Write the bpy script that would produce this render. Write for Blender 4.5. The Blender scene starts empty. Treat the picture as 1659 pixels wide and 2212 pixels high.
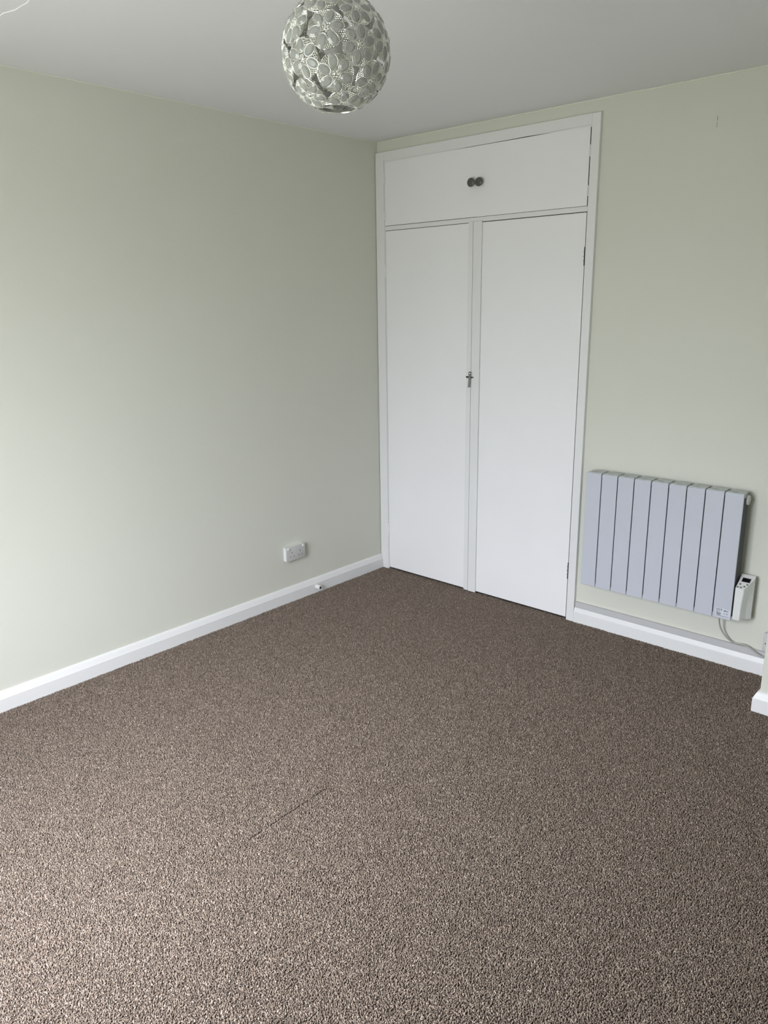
import bpy, bmesh, math, random
from mathutils import Vector, Matrix
random.seed(7)
C = bpy.context.scene.collection
S = bpy.context.scene

# ------------------------------------------------------------------ camera
CAM = Vector((3.1511, -3.4502, 1.6371))
YAW, PITCH, ROLL, FPX = 0.73795, 0.26759, -0.014264, 1651.7
cy, sy, cp, sp = math.cos(YAW), math.sin(YAW), math.cos(PITCH), math.sin(PITCH)
fwd = Vector((-sy*cp, cy*cp, -sp)); rt = Vector((cy, sy, 0)); up = rt.cross(fwd)
cr, sr = math.cos(ROLL), math.sin(ROLL)
r2 = cr*rt + sr*up; u2 = -sr*rt + cr*up
cd = bpy.data.cameras.new('camera'); cam = bpy.data.objects.new('camera', cd); C.objects.link(cam)
cam.matrix_world = Matrix(((r2.x, u2.x, -fwd.x, CAM.x), (r2.y, u2.y, -fwd.y, CAM.y), (r2.z, u2.z, -fwd.z, CAM.z), (0, 0, 0, 1)))
cd.sensor_fit = 'VERTICAL'; cd.sensor_height = 36.0; cd.lens = FPX/2212*36.0
cd.clip_start = 0.02
S.camera = cam

# ------------------------------------------------------------------ world: overcast daylight
w = bpy.data.worlds.new('overcast_sky'); S.world = w; w.use_nodes = True
nt = w.node_tree; nt.nodes.clear()
out = nt.nodes.new('ShaderNodeOutputWorld'); bg = nt.nodes.new('ShaderNodeBackground')
tc = nt.nodes.new('ShaderNodeTexCoord'); sx = nt.nodes.new('ShaderNodeSeparateXYZ'); rp = nt.nodes.new('ShaderNodeValToRGB')
nt.links.new(tc.outputs['Generated'], sx.inputs[0])
mp = nt.nodes.new('ShaderNodeMapRange'); mp.inputs['From Min'].default_value = -1; mp.inputs['From Max'].default_value = 1
nt.links.new(sx.outputs['Z'], mp.inputs['Value']); nt.links.new(mp.outputs[0], rp.inputs[0])
# ground half dim, then the usual overcast rise from horizon to zenith (zenith three times the horizon)
rp.color_ramp.elements[0].position = 0.47; rp.color_ramp.elements[0].color = (0.155, 0.163, 0.148, 1)
rp.color_ramp.elements[1].position = 1.0; rp.color_ramp.elements[1].color = (0.99, 1.02, 1.10, 1)
e = rp.color_ramp.elements.new(0.53); e.color = (0.27, 0.285, 0.31, 1)
nt.links.new(rp.outputs[0], bg.inputs['Color']); bg.inputs['Strength'].default_value = 14.0
nt.links.new(bg.outputs[0], out.inputs['Surface'])

# window opening (behind the photographer, in wall_front)
RX, RY, H = 3.65, -3.62, 2.50
WX0, WX1, WZ0, WZ1 = 0.92, 2.12, 0.42, 2.12
ld = bpy.data.lights.new('window_portal', 'AREA'); ld.shape = 'RECTANGLE'; ld.size = WX1-WX0; ld.size_y = WZ1-WZ0
ld.cycles.is_portal = True
lo = bpy.data.objects.new('window_portal', ld); C.objects.link(lo)
lo.location = ((WX0+WX1)/2, RY-0.10, (WZ0+WZ1)/2); lo.rotation_euler = (math.radians(90), 0, 0)

S.view_settings.view_transform = 'Standard'; S.view_settings.look = 'None'
S.view_settings.gamma = 1.0; S.view_settings.use_curve_mapping = False
S.view_settings.exposure = 1.9
S.cycles.max_bounces = 12; S.cycles.diffuse_bounces = 8; S.cycles.transparent_max_bounces = 24
S.cycles.sample_clamp_indirect = 8.0

# ------------------------------------------------------------------ materials
def N(m, t, **k):
    n = m.node_tree.nodes.new(t)
    for a, b in k.items(): setattr(n, a, b)
    return n
def mat(name, col, rough=.5, metal=0, bump=None, var=None, spec=.5, coat=0, sheen=0):
    m = bpy.data.materials.new(name); m.use_nodes = True
    b = m.node_tree.nodes['Principled BSDF']; L = m.node_tree.links
    b.inputs['Base Color'].default_value = (*col, 1); b.inputs['Roughness'].default_value = rough
    b.inputs['Metallic'].default_value = metal; b.inputs['Specular IOR Level'].default_value = spec
    b.inputs['Coat Weight'].default_value = coat; b.inputs['Sheen Weight'].default_value = sheen
    tcn = N(m, 'ShaderNodeTexCoord')
    if bump:
        nz = N(m, 'ShaderNodeTexNoise'); nz.inputs['Scale'].default_value = bump[0]; nz.inputs['Detail'].default_value = 3
        bp = N(m, 'ShaderNodeBump'); bp.inputs['Strength'].default_value = bump[1]; bp.inputs['Distance'].default_value = bump[2]
        L.new(tcn.outputs['Object'], nz.inputs['Vector']); L.new(nz.outputs['Fac'], bp.inputs['Height']); L.new(bp.outputs[0], b.inputs['Normal'])
    if var:
        nz = N(m, 'ShaderNodeTexNoise'); nz.inputs['Scale'].default_value = var[0]; nz.inputs['Detail'].default_value = 4
        cr_ = N(m, 'ShaderNodeValToRGB'); a = var[1]
        cr_.color_ramp.elements[0].position = .3; cr_.color_ramp.elements[1].position = .7
        cr_.color_ramp.elements[0].color = (*[c*(1-a) for c in col], 1); cr_.color_ramp.elements[1].color = (*[min(1, c*(1+a)) for c in col], 1)
        L.new(tcn.outputs['Object'], nz.inputs['Vector']); L.new(nz.outputs['Fac'], cr_.inputs[0]); L.new(cr_.outputs[0], b.inputs['Base Color'])
    return m
M = {}
M['wall'] = mat('pale_green_wall_paint', (.645, .652, .582), .75, bump=(260, .25, .0012), var=(1.2, .012), spec=.3)
M['ceil'] = mat('white_ceiling_paint', (.78, .775, .79), .85, bump=(160, .2, .001), var=(.9, .012), spec=.2)
M['gloss'] = mat('white_satin_woodwork', (.76, .76, .765), .42, bump=(30, .10, .0012), var=(5, .01), spec=.4)
M['door'] = mat('white_door_paint', (.825, .82, .835), .5, bump=(220, .15, .0006), var=(2.5, .012), spec=.35)
M['ridge'] = mat('white_plaster_ridge', (.88, .88, .87), .7, bump=(90, .3, .001))
M['bead'] = mat('painted_edge_bead', (.74, .76, .66), .7, bump=(60, .4, .002))
M['greyband'] = mat('grey_filler_paint', (.50, .50, .51), .55, bump=(40, .1, .001))
M['dark'] = mat('dark_gap_and_interior_shade', (.03, .03, .03), .9)  # near-black stands for the shade inside the cupboard and its gaps
M['knob'] = mat('dull_bronze_knob', (.115, .117, .100), .30, metal=.35, var=(300, .05))
M['chrome'] = mat('aged_chrome', (.42, .42, .41), .22, metal=1.0, var=(200, .1))
M['blackmetal'] = mat('black_metal', (.02, .02, .02), .35, metal=.3)
M['rad'] = mat('cool_white_radiator_enamel', (.53, .55, .615), .27, bump=(500, .06, .0003), var=(6, .006), spec=.45)
M['radtop'] = mat('pale_grey_radiator_casting', (.50, .53, .53), .45, var=(30, .03))
M['radin'] = mat('shaded_radiator_core', (.06, .065, .07), .6, var=(30, .05))  # deep shade between and beside the panels is put into this colour
M['plastic'] = mat('white_plastic', (.72, .73, .72), .35, var=(40, .01))
M['plate'] = mat('shaded_white_plastic', (.56, .55, .55), .35, var=(40, .01))  # darker than the plain plastic: dim light on the socket face in the colour
M['screen'] = mat('black_display_glass', (.004, .006, .006), .12)
M['button'] = mat('grey_rubber_button', (.16, .17, .17), .6)
M['ink'] = mat('dark_label_ink', (.03, .035, .05), .6)
M['label'] = mat('pale_label_film', (.62, .65, .72), .4)
M['cable'] = mat('light_grey_cable_sheath', (.40, .40, .37), .5)
M['pvc'] = mat('white_window_plastic', (.8, .8, .8), .35)
M['silver'] = mat('silvered_shade_metal', (.84, .84, .81), .22, metal=1.0, var=(300, .06))
M['bulb'] = mat('frosted_bulb_glass', (.8, .8, .78), .3)
def m_gem():
    m = bpy.data.materials.new('clear_acrylic_jewel'); m.use_nodes = True; t = m.node_tree; t.nodes.clear()
    o = t.nodes.new('ShaderNodeOutputMaterial'); tr = t.nodes.new('ShaderNodeBsdfTransparent'); gl = t.nodes.new('ShaderNodeBsdfGlossy')
    df = t.nodes.new('ShaderNodeBsdfDiffuse'); df.inputs['Color'].default_value = (.52, .53, .51, 1)
    tr.inputs['Color'].default_value = (.80, .81, .79, 1); gl.inputs['Roughness'].default_value = .06
    a = t.nodes.new('ShaderNodeMixShader'); a.inputs[0].default_value = .45
    fc = t.nodes.new('ShaderNodeLayerWeight'); fc.inputs['Blend'].default_value = .5
    pw = t.nodes.new('ShaderNodeMath'); pw.operation = 'POWER'; pw.inputs[1].default_value = 4; lw = t.nodes.new('ShaderNodeMath'); lw.operation = 'ADD'; lw.inputs[1].default_value = .06
    t.links.new(fc.outputs['Facing'], pw.inputs[0]); t.links.new(pw.outputs[0], lw.inputs[0])
    b = t.nodes.new('ShaderNodeMixShader')
    t.links.new(tr.outputs[0], a.inputs[1]); t.links.new(df.outputs[0], a.inputs[2])
    t.links.new(lw.outputs[0], b.inputs[0]); t.links.new(a.outputs[0], b.inputs[1]); t.links.new(gl.outputs[0], b.inputs[2])
    t.links.new(b.outputs[0], o.inputs['Surface']); return m
M['gem'] = m_gem()
def m_pane():
    m = bpy.data.materials.new('window_glass'); m.use_nodes = True; t = m.node_tree; t.nodes.clear()
    o = t.nodes.new('ShaderNodeOutputMaterial'); tr = t.nodes.new('ShaderNodeBsdfTransparent'); gl = t.nodes.new('ShaderNodeBsdfGlossy')
    gl.inputs['Roughness'].default_value = .0; f = t.nodes.new('ShaderNodeLayerWeight'); f.inputs['Blend'].default_value = .5
    pw = t.nodes.new('ShaderNodeMath'); pw.operation = 'POWER'; pw.inputs[1].default_value = 5; ad = t.nodes.new('ShaderNodeMath'); ad.operation = 'ADD'; ad.inputs[1].default_value = .04
    b = t.nodes.new('ShaderNodeMixShader'); t.links.new(f.outputs['Facing'], pw.inputs[0]); t.links.new(pw.outputs[0], ad.inputs[0])
    t.links.new(ad.outputs[0], b.inputs[0]); t.links.new(tr.outputs[0], b.inputs[1]); t.links.new(gl.outputs[0], b.inputs[2])
    t.links.new(b.outputs[0], o.inputs['Surface']); return m
M['pane'] = m_pane()
def m_tuft():
    m = bpy.data.materials.new('brown_twist_pile_yarn'); m.use_nodes = True; L = m.node_tree.links
    b = m.node_tree.nodes['Principled BSDF']; b.inputs['Roughness'].default_value = .9; b.inputs['Specular IOR Level'].default_value = .12
    b.inputs['Sheen Weight'].default_value = .22; b.inputs['Sheen Roughness'].default_value = .5; b.inputs['Sheen Tint'].default_value = (.95, .84, .92, 1)
    oi = N(m, 'ShaderNodeObjectInfo'); cr_ = N(m, 'ShaderNodeValToRGB'); E = cr_.color_ramp.elements
    E[0].position = 0; E[0].color = (.110, .083, .062, 1); E[1].position = 1; E[1].color = (.41, .34, .282, 1)
    for p, c in ((.35, (.166, .129, .099, 1)), (.70, (.222, .175, .137, 1)), (.90, (.282, .226, .183, 1))):
        e_ = E.new(p); e_.color = c
    L.new(oi.outputs['Random'], cr_.inputs[0]); L.new(cr_.outputs[0], b.inputs['Base Color'])
    return m
M['carpet_base'] = mat('carpet_backing', (.09, .07, .058), .95, var=(200, .3))
M['tuft'] = m_tuft()

# ------------------------------------------------------------------ mesh helpers
class B:
    def __init__(s): s.bm = bmesh.new()
    def box(s, x0, x1, y0, y1, z0, z1, bev=0, seg=1):
        r = bmesh.ops.create_cube(s.bm, size=1); vs = r['verts']
        for v in vs:
            v.co = Vector((x0+(v.co.x+.5)*(x1-x0), y0+(v.co.y+.5)*(y1-y0), z0+(v.co.z+.5)*(z1-z0)))
        if bev:
            es = list({e for v in vs for e in v.link_edges})
            bmesh.ops.bevel(s.bm, geom=es, offset=bev, segments=seg, affect='EDGES', profile=.5)
        return s
    def prism(s, pts, a, b):   # pts 3D ring builder: a, b functions mapping 2D->3D ends
        A = [s.bm.verts.new(a(*p)) for p in pts]; Bv = [s.bm.verts.new(b(*p)) for p in pts]; n = len(pts)
        for i in range(n): s.bm.faces.new((A[i], A[(i+1) % n], Bv[(i+1) % n], Bv[i]))
        s.bm.faces.new(A[::-1]); s.bm.faces.new(Bv); return s
    def loft(s, rings, cap=True):
        R = [[s.bm.verts.new(p) for p in r] for r in rings]; n = len(rings[0])
        for a, b in zip(R, R[1:]):
            for i in range(n): s.bm.faces.new((a[i], a[(i+1) % n], b[(i+1) % n], b[i]))
        if cap: s.bm.faces.new(R[0][::-1]); s.bm.faces.new(R[-1])
        return s
    def lathe(s, o, ax, prof, seg=20):   # prof: list of (along axis, radius)
        ax = Vector(ax).normalized(); t = ax.orthogonal().normalized(); q = ax.cross(t); o = Vector(o)
        return s.loft([[o+ax*h+(t*math.cos(2*math.pi*i/seg)+q*math.sin(2*math.pi*i/seg))*max(r, 1e-5) for i in range(seg)] for h, r in prof])
    def tube(s, pts, r, seg=8, closed=False, flat=1.0):
        pts = [Vector(p) for p in pts]; n = len(pts); rings = []; prev = None
        for i, p in enumerate(pts):
            if closed: d = (pts[(i+1) % n]-pts[i-1]).normalized()
            else: d = (pts[min(i+1, n-1)]-pts[max(i-1, 0)]).normalized()
            t = (prev - d*prev.dot(d)).normalized() if prev is not None else d.orthogonal().normalized()
            prev = t; q = d.cross(t)
            rings.append([p+(t*math.cos(2*math.pi*k/seg)+q*flat*math.sin(2*math.pi*k/seg))*r for k in range(seg)])
        if closed: rings.append(rings[0]); return s.loft(rings, cap=False)
        return s.loft(rings)
    def build(s, name, m, parent=None, smooth=False, loc=None):
        bmesh.ops.recalc_face_normals(s.bm, faces=s.bm.faces)
        me = bpy.data.meshes.new(name)
        if loc is not None:
            for v in s.bm.verts: v.co -= Vector(loc)
        s.bm.to_mesh(me); s.bm.free()
        if smooth:
            for p in me.polygons: p.use_smooth = True
            try: me.set_sharp_from_angle(angle=math.radians(40))
            except Exception: pass
        me.materials.append(m); o = bpy.data.objects.new(name, me); C.objects.link(o)
        if loc is not None: o.location = loc
        if parent: par(o, parent)
        return o
def par(o, p):
    o.parent = p
    o.matrix_parent_inverse = Matrix.Translation(wloc(p)).inverted()
def wloc(p):
    v = Vector((0, 0, 0))
    while p is not None:
        if p.parent is not None: v += p.location + p.matrix_parent_inverse.to_translation()
        else: v += p.location
        p = p.parent
    return v
def struct(o): o['kind'] = 'structure'; return o
def thing(name, loc, label, cat, group=None):
    o = bpy.data.objects.new(name, None); C.objects.link(o); o.location = loc; o.empty_display_size = .05
    tag(o, label, cat, group); return o
def tag(o, label, cat, group=None):
    o['label'] = label; o['category'] = cat
    if group: o['group'] = group

# ------------------------------------------------------------------ room shell
T = 0.12
CX0, CX1, CZ1 = 0.02, 1.352, 2.425           # cupboard opening
struct(B().box(-T, RX+T, RY-T, .62, -.08, -.006).build('floor', M['carpet_base']))
floor_o = bpy.data.objects['floor']
def carpet_pile():
    import numpy as np
    rs = np.random.RandomState(3); sp_ = .0041
    xs = np.arange(.004, RX, sp_); ys = np.arange(RY+.004, -.002, sp_)
    X, Y = np.meshgrid(xs, ys); X = X.ravel(); Y = Y.ravel()
    X = X+rs.uniform(-.5, .5, X.size)*sp_; Y = Y+rs.uniform(-.5, .5, Y.size)*sp_
    Zj = -.0028+rs.normal(0, .0004, X.size)+.0009*np.sin(X*41+1.7*np.sin(Y*23))*np.sin(Y*37+1.3*np.sin(X*19))
    keep = (X > .019) & (Y < -.019) & (X < RX-.018) & (Y > RY+.018) & ~((X > 2.365) & (Y > -.367))
    door = (X > .07) & (X < 1.325) & (Y >= -.019) & (Y < -.002); keep = keep | door
    # short straight crease left in the pile
    keep &= ~((np.abs(X-1.429+.023*(Y+2.045)) < .0024) & (np.abs(Y+2.045) < .175))
    co = np.stack([X[keep], Y[keep], Zj[keep]], 1).astype('f4')
    me = bpy.data.meshes.new('carpet_pile'); me.vertices.add(len(co)); me.vertices.foreach_set('co', co.ravel()); me.update()
    o = bpy.data.objects.new('carpet_pile', me); C.objects.link(o); o['kind'] = 'stuff'; o.parent = floor_o
    me.materials.append(M['tuft'])
    g = bpy.data.node_groups.new('pile', 'GeometryNodeTree')
    g.interface.new_socket('Geometry', in_out='INPUT', socket_type='NodeSocketGeometry'); g.interface.new_socket('Geometry', in_out='OUTPUT', socket_type='NodeSocketGeometry')
    n = g.nodes; L = g.links
    gi = n.new('NodeGroupInput'); go = n.new('NodeGroupOutput'); ip = n.new('GeometryNodeInstanceOnPoints')
    ic = n.new('GeometryNodeMeshIcoSphere'); ic.inputs['Radius'].default_value = .0018; ic.inputs['Subdivisions'].default_value = 2
    tr = n.new('GeometryNodeTransform'); tr.inputs['Scale'].default_value = (.85, 1.0, 2.0)
    ss = n.new('GeometryNodeSetShadeSmooth'); sm = n.new('GeometryNodeSetMaterial'); sm.inputs['Material'].default_value = M['tuft']
    rr_ = n.new('FunctionNodeRandomValue'); rr_.data_type = 'FLOAT_VECTOR'; rr_.inputs[0].default_value = (-.85, -.85, 0); rr_.inputs[1].default_value = (.85, .85, 6.283)
    rz = n.new('FunctionNodeRandomValue'); rz.data_type = 'FLOAT'; rz.inputs[2].default_value = .75; rz.inputs[3].default_value = 1.2; rz.inputs['Seed'].default_value = 5
    L.new(ic.outputs['Mesh'], tr.inputs['Geometry']); L.new(tr.outputs[0], ss.inputs[0]); L.new(ss.outputs[0], sm.inputs['Geometry'])
    L.new(gi.outputs[0], ip.inputs['Points']); L.new(sm.outputs[0], ip.inputs['Instance'])
    L.new(rr_.outputs[0], ip.inputs['Rotation']); L.new(rz.outputs[1], ip.inputs['Scale']); L.new(ip.outputs[0], go.inputs[0])
    md = o.modifiers.new('pile', 'NODES'); md.node_group = g
carpet_pile()
ceil = struct(B().box(-T, RX+T, RY-T, .62, H, H+.08).build('ceiling', M['ceil']))
struct(B().box(-T, 0, RY-T, .62, 0, H).build('wall_left', M['wall']))
b = B(); b.box(0, CX0, 0, .1, 0, H); b.box(CX1, RX, 0, .1, 0, H); b.box(CX0, CX1, 0, .1, CZ1, H)
wb = struct(b.build('wall_back', M['wall']))
struct(B().box(RX, RX+T, RY-T, .62, 0, H).build('wall_right', M['wall']))
b = B(); b.box(0, WX0, RY-T, RY, 0, H); b.box(WX1, RX, RY-T, RY, 0, H); b.box(WX0, WX1, RY-T, RY, 0, WZ0); b.box(WX0, WX1, RY-T, RY, WZ1, H)
struct(b.build('wall_front', M['wall']))
PX, PY = 2.387, -.345
struct(B().box(PX, RX, PY, 0, 0, H, .004, 2).build('wall_chimney_breast', M['wall']))

# curved ridge left by old plaster on the ceiling
arc = [(.36, -2.285), (.408, -2.263), (.475, -2.26), (.503, -2.255), (.535, -2.257), (.558, -2.25), (.587, -2.243), (.63, -2.245), (.663, -2.243), (.691, -2.248), (.747, -2.261), (.80, -2.278), (.837, -2.300)]
B().tube([(x, y, H+.0004) for x, y in arc], .0024, 8).build('plaster_ridge', M['ridge'], ceil, smooth=True)

# paint-and-filler beads along the ceiling line
def bead(name, p0, p1, n, r):
    pts = []
    for i in range(n+1):
        t = i/n; j = Vector((random.uniform(-.0008, .0008), random.uniform(-.0008, .0008), random.uniform(-.0012, .0012)))
        pts.append(Vector(p0).lerp(Vector(p1), t)+j)
    return struct(B().tube(pts, r, 6).build(name, M['bead'], smooth=True))
bead('trim_1', (.004, -.0015, H-.002), (PX-.002, -.0015, H-.002), 60, .0032)
bead('trim_2', (.0003, -.006, H-.0008), (.0003, RY+.01, H-.0008), 70, .0022)

# skirting boards
def skirt_prof(): return [(0, -.006), (.020, -.006), (.020, .056), (.018, .0595), (.0095, .0790), (.006, .084), (0, .086)]
b = B().prism(skirt_prof(), lambda d, z: (d, -.022, z), lambda d, z: (d, RY+.001, z)); struct(b.build('baseboard_left', M['gloss']))
bk = [(0, -.006), (.0215, -.006), (.0215, .055), (.0205, .059), (.0125, .078), (0, .078)]
b = B().prism(bk, lambda d, z: (1.3705, -d, z), lambda d, z: (PX-.0005, -d, z)); bb = struct(b.build('baseboard_back', M['gloss']))
b = B().box(1.3705, PX-.0005, -.0118, -.0002, .0782, .110, .001)
o = b.build('baseboard_capping_strip', M['greyband'], bb)
# chimney breast skirting: mitred L
P = skirt_prof(); b = B()
b.loft([[(PX-d, -.03, z) for d, z in P], [(PX-d, PY-d, z) for d, z in P], [(RX-.001, PY-d, z) for d, z in P]])
struct(b.build('baseboard_chimney_breast', M['gloss']))
b = B().prism([(0, -.006), (.02, -.006), (.02, .06), (.008, .082), (0, .086)], lambda d, z: (RX-d, PY-.03, z), lambda d, z: (RX-d, RY+.001, z)); struct(b.build('baseboard_right', M['gloss']))
b = B().prism([(0, -.006), (.02, -.006), (.02, .06), (.008, .082), (0, .086)], lambda d, z: (.03, RY+d, z), lambda d, z: (RX-.03, RY+d, z)); struct(b.build('baseboard_front', M['gloss']))

# hairline scuffs in the paint high on the back wall
b = B(); b.box(1.8742, 1.8760, -.0008, .001, 2.331, 2.347); b.build('scuff_mark', M['button'], wb)
b = B().tube([(1.8745, -.0002, 2.325), (1.8748, -.0002, 2.316), (1.8760, -.0002, 2.309), (1.8725, -.0002, 2.306)], .0009, 6); b.build('scuff_mark', M['button'], wb)

# ------------------------------------------------------------------ window behind the photographer
wf = B(); fw = .06
wf.box(WX0, WX1, RY-.09, RY-.03, WZ0, WZ0+fw, .004); wf.box(WX0, WX1, RY-.09, RY-.03, WZ1-fw, WZ1, .004)
wf.box(WX0, WX0+fw, RY-.09, RY-.03, WZ0, WZ1, .004); wf.box(WX1-fw, WX1, RY-.09, RY-.03, WZ0, WZ1, .004)
xm = (WX0+WX1)/2; wf.box(xm-.035, xm+.035, RY-.09, RY-.03, WZ0, WZ1, .004)
wo = struct(wf.build('window_1', M['pvc']))
for a, c in ((WX0+fw, xm-.035), (xm+.035, WX1-fw)):
    B().box(a-.005, c+.005, RY-.062, RY-.058, WZ0+fw-.005, WZ1-fw+.005).build('pane', M['pane'], wo)
B().box(WX0-.04, WX1+.04, RY-.028, RY+.10, WZ0-.03, WZ0-.001, .006, 2).build('window_sill', M['gloss'], wo)

# ------------------------------------------------------------------ built-in cupboard
F = -.020
cup = thing('built_in_cupboard', (.69, 0, 0), 'tall white built-in cupboard with two top doors and two long doors in the room corner', 'cupboard')
# frame
def jamb(name, x0, x1, z0, z1): return B().box(x0, x1, F, .06, z0, z1, .0012).build(name, M['gloss'], cup)
jamb('frame_post', .0035, .0655, -.006, 2.4405)
jamb('frame_post', 1.3262, 1.3690, -.006, 2.4405)
# bead on the inner edge of the left post
B().box(.0660, .0715, F+.0035, .05, .004, 2.392, .001).build('frame_bead', M['gloss'], cup)
# head with a slight sag in its lower edge
n = 16; b = B(); top = 2.4405; rings = []
for i in range(n+1):
    t = i/n; x = .0657+(1.326-.0657)*t; zb = 2.3960-.0055*math.sin(math.pi*t)**1.3
    rings.append([(x, F, zb), (x, F, top), (x, .06, top), (x, .06, zb)])
b.loft(rings).build('frame_head', M['gloss'], cup)
B().box(.0657, 1.326, F+.0055, .058, 2.3800, 2.3990).build('door_stop_bead', M['gloss'], cup)
B().box(.0720, 1.3255, F+.0005, .05, 2.0290, 2.0520, .0008).build('frame_rail', M['gloss'], cup)
# carcass, coloured near-black so the door gaps look shaded
b = B(); b.box(.004, .02, .061, .58, 0, 2.43); b.box(1.352, 1.37, .101, .58, 0, 2.43); b.box(.004, 1.37, .58, .60, 0, 2.43); b.box(.02, 1.352, .101, .58, 2.41, 2.43); b.box(.0722, 1.3255, .0505, .58, 2.030, 2.052)
b.build('carcass', M['dark'], cup)
DY0, DY1 = F+.0006, F+.024
# near-black strips behind the door gaps, put in as their shadow lines
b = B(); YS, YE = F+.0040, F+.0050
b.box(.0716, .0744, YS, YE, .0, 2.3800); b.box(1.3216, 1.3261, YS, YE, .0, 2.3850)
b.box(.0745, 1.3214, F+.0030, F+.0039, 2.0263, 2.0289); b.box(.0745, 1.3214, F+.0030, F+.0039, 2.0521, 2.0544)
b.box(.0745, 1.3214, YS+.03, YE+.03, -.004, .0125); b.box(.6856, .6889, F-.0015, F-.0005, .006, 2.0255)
nn = 14; rg = []  # tapered strip drawn as the shadow line under the head
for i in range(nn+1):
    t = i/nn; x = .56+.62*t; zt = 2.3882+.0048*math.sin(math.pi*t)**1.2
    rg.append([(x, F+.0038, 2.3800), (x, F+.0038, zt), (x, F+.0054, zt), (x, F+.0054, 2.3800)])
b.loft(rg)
b.build('gap_shadow_strips', M['dark'], cup)
XM = .7045
def door(name, x0, x1, z0, z1, tx0=0, tx1=0, bv=.0014):   # tx: extra height at the two top corners
    b = B(); rings = []
    b.box(x0, x1, DY0, DY1, z0, z1, bv, 2)
    for v in b.bm.verts:
        if v.co.z > (z0+z1)/2:
            t = (v.co.x-x0)/(x1-x0); v.co.z += tx0*(1-t)+tx1*t
    return b.build(name, M['door'], cup)
dtl = door('upper_door', .0745, XM, 2.0545, 2.3845, 0, .0040, 0)
dtr = door('upper_door', XM, 1.3215, 2.0538, 2.3885, 0, 0, 0)
GX0, GX1 = .6855, .6890                        # gap between the long doors
dll = door('long_door', .0745, GX0, .0125, 2.0265)
dlr = door('long_door', GX1, 1.3230, .0125, 2.0255)
# cover strips at the meeting edges
b = B().box(.6560, GX0-.0002, F-.0042, F+.0004, .0050, 2.0340, .0022, 3); b.build('cover_strip', M['gloss'], dll)
b = B().box(GX1+.0002, .7430, F-.0095, F+.0004, .0050, 2.0340, .0045, 4); b.build('cover_strip', M['gloss'], dlr)
# butt hinges
def hinge(x, z0, z1, parent, side):
    b = B(); r = .0042; L_ = (z1-z0); k = 5
    for i in range(k): b.lathe((x, F-.0010, z0+L_*i/k+.0006), (0, 0, 1), [(0, r*.8), (.0006, r), (L_/k-.0018, r), (L_/k-.0012, r*.8)], 10)
    b.box(x-.0105 if side < 0 else x, x if side < 0 else x+.0105, F-.0006, F+.0006, z0, z1)
    b.build('hinge', M['gloss'], parent, smooth=True)
for z0, z1, p in ((2.279, 2.337, dtl), (2.087, 2.130, dtl), (1.773, 1.845, dll), (.219, .301, dll)): hinge(.0738, z0, z1, p, -1)
for z0, z1, p in ((2.262, 2.312, dtr), (2.095, 2.141, dtr)): hinge(1.3238, z0, z1, p, 1)
# rebated hinges on the long right door read as a dark, stepped gap
for z0, z1 in ((1.790, 1.874), (.227, .317)):
    b = B(); b.box(1.3215, 1.3262, F-.0008, F+.0006, z0, z1)
    for k in range(3): b.box(1.3150, 1.3215, F-.0007, F+.0004, z0+(.25+.25*k)*(z1-z0), z0+(.25+.25*k)*(z1-z0)+.0012)
    b.build('hinge', M['blackmetal'], dlr)
# knobs
def knob(x, z, parent):
    b = B(); o = (x, F, z)
    b.lathe(o, (0, -1, 0), [(-.001, .0075), (.008, .0070), (.012, .0095), (.015, .0165), (.018, .0205), (.0215, .0218), (.0245, .0213), (.0268, .0192), (.0280, .0150), (.0286, .0080), (.0288, 0)], 28)
    b.build('knob', M['knob'], parent, smooth=True)
knob(.6795, 2.2185, dtl); knob(.7285, 2.2165, dtr)
# cupboard catch with drop lever
lt = B().box(.6765, .7000, F-.0125, F-.004, 1.2330, 1.2690, .0015, 2).build('catch_plate', M['chrome'], dll, smooth=True)
b = B(); b.lathe((.6868, F-.0120, 1.258), (0, -1, 0), [(0, .0075), (.006, .0075), (.0085, .005), (.009, 0)], 16); b.build('catch_boss', M['chrome'], lt, smooth=True)
b = B(); b.lathe((.6600, F-.010, 1.2395), (1, 0, 0), [(0, .0035), (.001, .0046), (.012, .0046), (.013, .003), (.044, .003), (.048, .0025)], 12); b.build('catch_bolt', M['blackmetal'], lt, smooth=True)
b = B(); b.loft([[(.6868-wd, F-.016-.001*k, z), (.6868-wd*.4, F-.022-.001*k, z), (.6868+wd*.4, F-.022-.001*k, z), (.6868+wd, F-.016-.001*k, z), (.6868+wd*.8, F-.013, z), (.6868-wd*.8, F-.013, z)]
                 for k, (wd, z) in enumerate(((.0075, 1.2445), (.0085, 1.2360), (.0065, 1.2220), (.0062, 1.2120), (.0078, 1.1960), (.0086, 1.1890), (.0070, 1.1860)))])
b.build('catch_lever', M['chrome'], lt, smooth=True)
B().box(.6775, .6830, F-.0135, F-.0035, 1.2200, 1.2325, .001).build('catch_keep', M['blackmetal'], lt)

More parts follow.
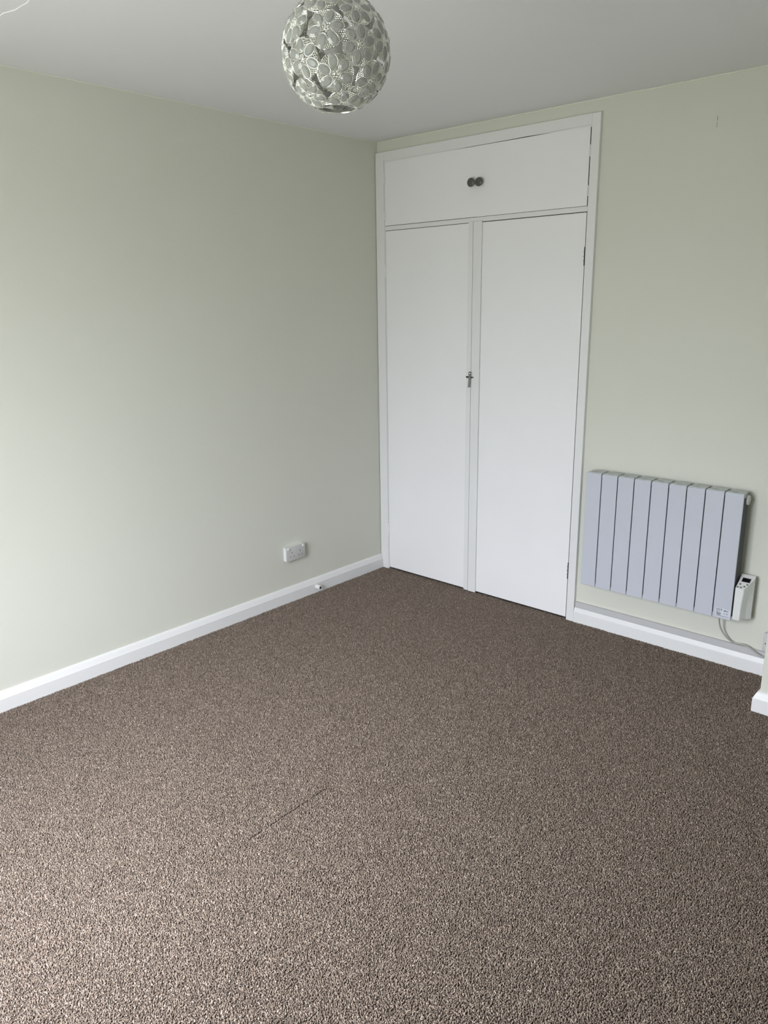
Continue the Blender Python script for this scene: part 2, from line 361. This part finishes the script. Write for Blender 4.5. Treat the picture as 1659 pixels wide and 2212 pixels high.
# ------------------------------------------------------------------ electric radiator
rad = thing('panel_radiator', (1.80, 0, .25), 'slim cool-white nine-panel electric radiator on the wall right of the cupboard', 'radiator')
X0, PITCHX, Z0, Z1 = 1.4370, .08170, .2520, .8285
for i in range(9):
    x0 = X0+i*PITCHX+.0019; x1 = X0+(i+1)*PITCHX-.0019
    # front plate with rounded vertical edges folding back at the top
    b = B(); b.box(x0, x1, -.1000, -.0925, Z0, Z1-.0005, .0026, 4)
    fp = b.build('radiator_panel', M['rad'], rad, smooth=True); wn = fp.modifiers.new('wn', 'WEIGHTED_NORMAL'); wn.keep_sharp = True
    if i == 8: last = fp
    # top fin casting with slots
    b = B(); b.box(x0+.0015, x1-.0015, -.0925, -.0660, Z1-.020, Z1+.0020, .0012)
    b.box(x0+.0035, x1-.0035, -.0610, -.0300, Z1-.020, Z1+.0020, .0010)
    b.box(x0+.034, x0+.052, -.0661, -.0605, Z1-.014, Z1-.001)
    tcst = b.build('top_casting', M['radtop'], rad)
    B().box(x0+.030, x0+.052, -.0912, -.0890, Z1+.0012, Z1+.0024).build('vent_slot', M['ink'], tcst)
    B().box(x0+.012, x0+.040, -.0648, -.0622, Z1-.010, Z1+.0016).build('vent_slot', M['ink'], tcst)
    b = B(); b.box(x0+.006, x1-.006, -.0926, -.0330, Z0+.012, Z1-.021); b.box(x0+.002, x1-.002, -.0350, -.0300, Z0+.01, Z1-.004); b.build('heating_core', M['radin'], rad)  # core coloured dark so the panel gaps look shaded
# end cap plug
b = B(); xe = X0+9*PITCHX
b.lathe((xe-.003, -.0470, .7960), (1, 0, 0), [(0, .0215), (.006, .0215), (.0085, .0195), (.0085, .0150), (.0065, .0145), (.0065, .0100), (.0105, .0090), (.0110, 0)], 28)
plug = b.build('end_plug', M['plastic'], rad, smooth=True)
B().box(xe+.0075, xe+.0090, -.0490, -.0450, .787, .805, .0005).build('plug_slot', M['plate'], plug)
B().box(xe-.0065, xe-.0020, -.0922, -.0310, Z0+.15, Z1-.022, .001).build('end_shade_cheek', M['radin'], rad)  # shade on the radiator's end is painted as a dark cheek
# wall brackets
for xb in (1.56, 2.05):
    B().box(xb-.012, xb+.012, -.0305, -.0002, .70, .76, .001).build('bracket', M['plastic'], rad)
    B().box(xb-.012, xb+.012, -.0305, -.0002, .31, .36, .001).build('bracket', M['plastic'], rad)
# rating label
B().box(2.1040, 2.1680, -.1004, -.0998, .2600, .3010).build('rating_label', M['label'], last)
b = B(); yk = -.1006
def bar(x, z, w_, h_): b.box(x, x+w_, yk, -.1003, z, z+h_)
bar(2.108, .2965, .024, .0016); bar(2.108, .2935, .0015, .004); bar(2.1115, .2925, .004, .002); bar(2.118, .2920, .004, .002); bar(2.1285, .2915, .0030, .005)
bar(2.1085, .2885, .006, .0018); bar(2.119, .2875, .006, .0020); bar(2.1085, .2850, .003, .0018); bar(2.109, .2820, .009, .0016)
for k in range(4): bar(2.1075+.001*k, .2785-.0030*k, .022-.002*k, .0016)
bar(2.108, .2665, .056, .0010)
bar(2.108, .2643, .050, .0008)
b.build('label_print', M['ink'], last)
def text(s, x, z, size, y, parent):
    c = bpy.data.curves.new('tmp', 'FONT'); c.body = s; c.size = size; c.extrude = .0001; c.offset = .0001
    t = bpy.data.objects.new('tmp', c); C.objects.link(t); dg = bpy.context.evaluated_depsgraph_get()
    me = bpy.data.meshes.new_from_object(t.evaluated_get(dg)); bpy.data.objects.remove(t)
    me.transform(Matrix.Translation((x, y, z)) @ Matrix.Rotation(math.radians(90), 4, 'X')); me.materials.clear(); me.materials.append(M['ink'])
    o = bpy.data.objects.new('label_text', me); C.objects.link(o); par(o, parent)
text('MAX', 2.1395, .2895, .0095, -.1006, last)
text('5', 2.1405, .2760, .0095, -.1006, last)
text('W', 2.1500, .2760, .0085, -.1006, last)

# control unit
cx0 = 2.1775
def ring(z, fx, yb=-.100, yrear=-.026, mx_=None, ztop=None):
    mxx = mx_ if mx_ is not None else max(fx+.012, 2.228)
    pts = [(cx0, yb), (fx-.003, yb), (fx, yb+.003), (fx+.0058, yb+.018), (mxx, yb+.036), (2.2360, -.040), (2.2350, yrear), (cx0, yrear)]
    return [(x, y, (z if ztop is None else ztop(y))) for x, y in pts]
rings = [ring(.2605, 2.2055, -.098, mx_=2.2170), ring(.2640, 2.2085, mx_=2.2205), ring(.290, 2.2082, mx_=2.2210), ring(.320, 2.2090, mx_=2.2210), ring(.350, 2.2105, mx_=2.2225), ring(.380, 2.2132, mx_=2.2250), ring(.400, 2.2140, mx_=2.2265),
         ring(0, 2.2140, mx_=2.2272, ztop=lambda y: .4105+(y+.100)*.62)]
ctl = B().loft(rings).build('control_unit', M['plastic'], rad)
B().box(2.1680, 2.1785, -.085, -.035, .27, .41).build('control_mount', M['radin'], rad)
# sloping control face furniture: local coords u=x, v=along y
def slope(x, y, h): return Vector((x, y, .4105+(y+.100)*.62+h))
def quad(bb_, x0, x1, y0, y1, h0, h1, sk=0.0):
    lo_ = [slope(x0, y0, h0), slope(x1, y0, h0), slope(x1+sk, y1, h0), slope(x0+sk, y1, h0)]
    hi_ = [p+Vector((0, 0, h1-h0)) for p in lo_]; bb_.loft([lo_, hi_])
b = B(); quad(b, 2.1865, 2.2245, -.0660, -.0430, .0002, .0010); b.build('display_bezel', M['plate'], ctl)
b = B(); quad(b, 2.1885, 2.2225, -.0640, -.0450, .0008, .0014); b.build('display', M['screen'], ctl)
for (x, y) in ((2.1830, -.0930), (2.1965, -.0930), (2.1880, -.0770), (2.2085, -.0860), (2.2165, -.0745)):
    b = B(); quad(b, x-.0035, x+.0045, y-.003, y+.003, .0001, .0012); b.build('button', M['button'], ctl)
# supply cable: leaves the radiator, lies on the skirting and runs to the switched outlet
ctrl = [(2.110, -.060, .262), (2.110, -.058, .240), (2.1105, -.045, .205), (2.116, -.035, .178), (2.128, -.028, .155), (2.141, -.022, .138), (2.153, -.016, .126), (2.170, -.010, .1160), (2.188, -.010, .1160), (2.205, -.012, .1195), (2.222, -.017, .1210), (2.242, -.022, .1165), (2.262, -.024, .1075), (2.283, -.024, .0970), (2.300, -.024, .0915), (2.320, -.022, .0910), (2.345, -.016, .0970), (2.352, -.0145, .1160), (2.352, -.0140, .1225)]
def catmull(P_, k=5):
    P_ = [Vector(p) for p in P_]; o_ = []
    for i in range(len(P_)-1):
        p0, p1, p2, p3 = P_[max(i-1, 0)], P_[i], P_[i+1], P_[min(i+2, len(P_)-1)]
        for j in range(k):
            t = j/k; o_.append(.5*((2*p1)+(-p0+p2)*t+(2*p0-5*p1+4*p2-p3)*t*t+(-p0+3*p1-3*p2+p3)*t**3))
    o_.append(P_[-1]); return o_
B().tube(catmull(ctrl), .0038, 10).build('supply_cable', M['cable'], rad, smooth=True)

# ------------------------------------------------------------------ wall accessories
# double socket on left wall
sy0, sy1, sz0, sz1 = -.8275, -.6880, .2443, .3263
so = thing('double_socket', (0, (sy0+sy1)/2, sz0), 'white surface-mounted double socket low on the left green wall', 'socket')
B().box(.0002, .0200, sy0+.0015, sy1-.0015, sz0+.0015, sz1-.0015, .002, 2).build('back_box', M['plastic'], so)
sp_ = B().box(.0200, .0285, sy0, sy1, sz0, sz1, .0025, 3).build('face_plate', M['plate'], so, smooth=True)
W_, H_ = sy1-sy0, sz1-sz0
def uv(u, v): return sy0+u*W_, sz1-v*H_
for u, v in ((.115, .135), (.895, .125)):
    y, z = uv(u, v); B().lathe((.028, y, z), (1, 0, 0), [(0, .0085), (.0035, .0085), (.0050, .0070), (.0052, 0)], 20).build('round_switch', M['plastic'], sp_, smooth=True)
for u, v, a, h in ((.30, .42, .0021, .0042), (.735, .43, .0021, .0042)):
    y, z = uv(u, v); B().box(.0280, .02865, y-a, y+a, z-h, z+h, .0003).build('earth_slot', M['blackmetal'], sp_)
for u, v in ((.215, .70), (.385, .70), (.655, .71), (.815, .71)):
    y, z = uv(u, v); B().box(.0280, .02865, y-.0028, y+.0028, z-.0024, z+.0024, .0003).build('pin_slot', M['blackmetal'], sp_)

# outlet at the right-hand end of the back wall
s2 = thing('fused_outlet', (2.338, 0, .123), 'white wall outlet half hidden behind the chimney breast corner, where the radiator cable ends', 'socket')
B().box(2.2985, 2.3815, -.0230, -.0002, .1235, .2065, .002, 2).build('back_box', M['plate'], s2)
pl = B().box(2.2965, 2.3840, -.0320, -.0230, .1220, .2080, .0025, 3).build('face_plate', M['plate'], s2, smooth=True)
B().lathe((2.3075, -.0318, .1600), (0, -1, 0), [(0, .0026), (.0006, .0026), (.0007, 0)], 14).build('screw', M['blackmetal'], pl)
B().box(2.3270, 2.3560, -.0370, -.0319, .1450, .1850, .0015, 2).build('rocker_switch', M['plastic'], pl)

# door stop on the left skirting
ds = thing('door_stop', (.020, -.604, .022), 'small white hollow cylinder door stop fixed to the left skirting below the socket', 'door stop')
B().lathe((.0201, -.604, .0355), (1, 0, 0), [(0, .0125), (.003, .0135), (.030, .0130), (.033, .0120), (.033, .0075), (.0325, .0070)], 22).build('stop_body', M['plastic'], ds, smooth=True)
B().lathe((.0528, -.604, .0355), (1, 0, 0), [(0, .0072), (.0008, .0072), (.0009, 0)], 16).build('stop_recess', M['blackmetal'], ds)

# ------------------------------------------------------------------ jewelled globe pendant
D = 1.66
def ray(px, py): return fwd + r2*((px-829.5)/FPX) - u2*((py-1106)/FPX)
G = CAM + ray(725.5, 116)*D
R = .1155
lamp = thing('pendant_lamp', (G.x, G.y, H), 'silver metal and clear jewel flower globe pendant light hanging from the ceiling', 'pendant lamp')
B().lathe((G.x, G.y, H-.0003), (0, 0, -1), [(0, .038), (.008, .037), (.016, .028), (.022, .010), (.024, 0)], 24).build('ceiling_rose', M['plastic'], lamp, smooth=True)
B().tube([(G.x, G.y, H-.02), (G.x, G.y, G.z+R-.004)], .003, 8).build('flex', M['plastic'], lamp)
B().lathe((G.x, G.y, G.z+R+.004), (0, 0, -1), [(0, .010), (.01, .019), (.05, .019), (.055, .014), (.056, 0)], 18).build('lamp_holder', M['plastic'], lamp, smooth=True)
B().lathe((G.x, G.y, G.z+R-.052), (0, 0, -1), [(0, .013), (.012, .014), (.03, .026), (.045, .030), (.06, .026), (.072, .014), (.076, 0)], 18).build('bulb', M['bulb'], lamp, smooth=True)
# flower centres: 12 + 20 directions of an icosahedron, tilted
ph = (1+5**.5)/2
V12 = [Vector(v).normalized() for v in [(0, a, b_*ph) for a in (1, -1) for b_ in (1, -1)]+[(a, b_*ph, 0) for a in (1, -1) for b_ in (1, -1)]+[(b_*ph, 0, a) for a in (1, -1) for b_ in (1, -1)]]
V20 = []
for i in range(12):
    for j in range(i+1, 12):
        for k in range(j+1, 12):
            a, b_, c_ = V12[i], V12[j], V12[k]
            if a.dot(b_) > .4 and b_.dot(c_) > .4 and a.dot(c_) > .4: V20.append((a+b_+c_).normalized())
tilt = Matrix.Rotation(math.radians(17), 3, 'X') @ Matrix.Rotation(math.radians(38), 3, 'Z')
cents = [tilt @ v for v in V12+V20]
OPEN = -.928                                     # bottom opening (cos)
jew = []
for ci, c_ in enumerate(cents):
    if c_.z < -.97 or c_.z > .97: pass
    t = c_.orthogonal().normalized(); q = c_.cross(t); off = random.uniform(0, 1.05)
    for k in range(6):
        a = off+k*math.pi/3; rad_d = t*math.cos(a)+q*math.sin(a)
        ang = .0242/R
        ctr = c_*math.cos(ang)+rad_d*math.sin(ang)
        if ctr.z < -.90 or ctr.z > .93: continue
        if any(ctr.dot(j[0]) > math.cos(.0172/R) for j in jew): continue
        radial = (rad_d*math.cos(ang)-c_*math.sin(ang)).normalized()
        jew.append((ctr, radial, .0131+random.uniform(-.0008, .0008), .0093+random.uniform(-.0006, .0006)))
# jewel mesh (shared)
def jewel_mesh():
    b = B(); n = 12
    def rg(s_, h): return [(math.cos(2*math.pi*i/n)*s_, math.sin(2*math.pi*i/n)*s_, h) for i in range(n)]
    b.loft([rg(.55, -.0012), rg(.95, -.0002), rg(1, .0008), rg(.62, .0034)])
    bmesh.ops.recalc_face_normals(b.bm, faces=b.bm.faces); me = bpy.data.meshes.new('jewel'); b.bm.to_mesh(me); b.bm.free(); me.materials.append(M['gem']); return me
jm = jewel_mesh()
def bezel_mesh():
    b = B(); pts = [(math.cos(2*math.pi*i/20), math.sin(2*math.pi*i/20), 0) for i in range(20)]
    b.tube([(p[0]*.0137, p[1]*.0099, 0) for p in pts], .00075, 5, closed=True)
    for i in range(22):
        a = 2*math.pi*i/22; r = bmesh.ops.create_icosphere(b.bm, subdivisions=1, radius=.00082)
        bmesh.ops.translate(b.bm, verts=r['verts'], vec=(math.cos(a)*.0147, math.sin(a)*.0109, .0006))
    me = bpy.data.meshes.new('bezel'); b.bm.to_mesh(me); b.bm.free()
    for p in me.polygons: p.use_smooth = True
    me.materials.append(M['silver']); return me
bzm = bezel_mesh()
# pierced lattice shell
b = B(); bm = b.bm
bmesh.ops.create_icosphere(bm, subdivisions=6, radius=R)
kill = []
for f in bm.faces:
    d = f.calc_center_median().normalized()
    if d.z < OPEN or d.z > .965: kill.append(f); continue
    best = max(cents, key=lambda c_: c_.dot(d))
    if best.dot(d) < math.cos(.0378/R) : kill.append(f); continue
    for ctr, radial, ra, rb in jew:
        if ctr.dot(d) > .985:
            tg = ctr.cross(radial); v = d-ctr
            if (v.dot(radial)*R/ra)**2+(v.dot(tg)*R/rb)**2 < .85: kill.append(f); break
bmesh.ops.delete(bm, geom=kill, context='FACES')
for v in bm.verts: v.co = v.co+G
lat = b.build('lattice_shell', M['silver'], lamp); lat['kind'] = 'stuff'
md = lat.modifiers.new('wire', 'WIREFRAME'); md.thickness = .0026; md.use_even_offset = False; md.use_replace = True
# edge wires round each flower, joined into one curved wire cage, plus the bottom ring
b = B()
for c_ in cents:
    if abs(c_.z) > .99: continue
    t = c_.orthogonal().normalized(); q = c_.cross(t); ang = .0378/R
    ring_ = []
    for i in range(30):
        a = 2*math.pi*i/30; an = ang*(1+.035*math.cos(6*a))
        d = c_*math.cos(an)+(t*math.cos(a)+q*math.sin(a))*math.sin(an)
        if d.z < OPEN: d = Vector((d.x, d.y, 0)).normalized()*math.sqrt(1-OPEN*OPEN)+Vector((0, 0, OPEN))
        ring_.append(G+d*(R+.0002))
    b.tube(ring_, .0009, 5, closed=True)
rr = math.sqrt(1-OPEN*OPEN)*R
b.tube([(G.x+math.cos(2*math.pi*i/40)*rr, G.y+math.sin(2*math.pi*i/40)*rr, G.z+OPEN*R) for i in range(40)], .0018, 6, closed=True)
b.build('wire_cage', M['silver'], lamp, smooth=True)
# centre bosses with beads
def boss_mesh():
    b = B(); b.lathe((0, 0, -.0005), (0, 0, 1), [(0, .0046), (.0014, .0046), (.0026, .0030), (.0030, 0)], 10)
    for k in range(6):
        a = 2*math.pi*k/6; r = bmesh.ops.create_icosphere(b.bm, subdivisions=1, radius=.0019)
        bmesh.ops.translate(b.bm, verts=r['verts'], vec=(math.cos(a)*.0062, math.sin(a)*.0062, .0008))
    me = bpy.data.meshes.new('flower_boss'); b.bm.to_mesh(me); b.bm.free()
    for p in me.polygons: p.use_smooth = True
    me.materials.append(M['silver']); return me
bsm = boss_mesh()
for c_ in cents:
    if c_.z < OPEN or c_.z > .97: continue
    t = c_.orthogonal().normalized(); q = c_.cross(t)
    Rm = Matrix(((t.x, q.x, c_.x), (t.y, q.y, c_.y), (t.z, q.z, c_.z))).to_4x4()
    o = bpy.data.objects.new('flower_boss', bsm); C.objects.link(o); o.parent = lamp
    o.matrix_parent_inverse = Matrix.Translation(lamp.location).inverted()
    o.matrix_basis = Matrix.Translation(G+c_*R) @ Rm
for ctr, radial, ra, rb in jew:
    tg = ctr.cross(radial)
    Rm = Matrix(((radial.x, tg.x, ctr.x), (radial.y, tg.y, ctr.y), (radial.z, tg.z, ctr.z))).to_4x4()
    o = bpy.data.objects.new('jewel', jm); C.objects.link(o); o.parent = lamp
    o.matrix_parent_inverse = Matrix.Translation(lamp.location).inverted()
    o.matrix_basis = Matrix.Translation(G+ctr*(R+.0003)) @ Rm @ Matrix.Diagonal((ra, rb, 1, 1))
    z = bpy.data.objects.new('bezel', bzm); C.objects.link(z); z.parent = o
    z.matrix_parent_inverse = Matrix.Diagonal((1/ra, 1/rb, 1, 1))
    z.scale = (ra/.0131, rb/.0093, 1)
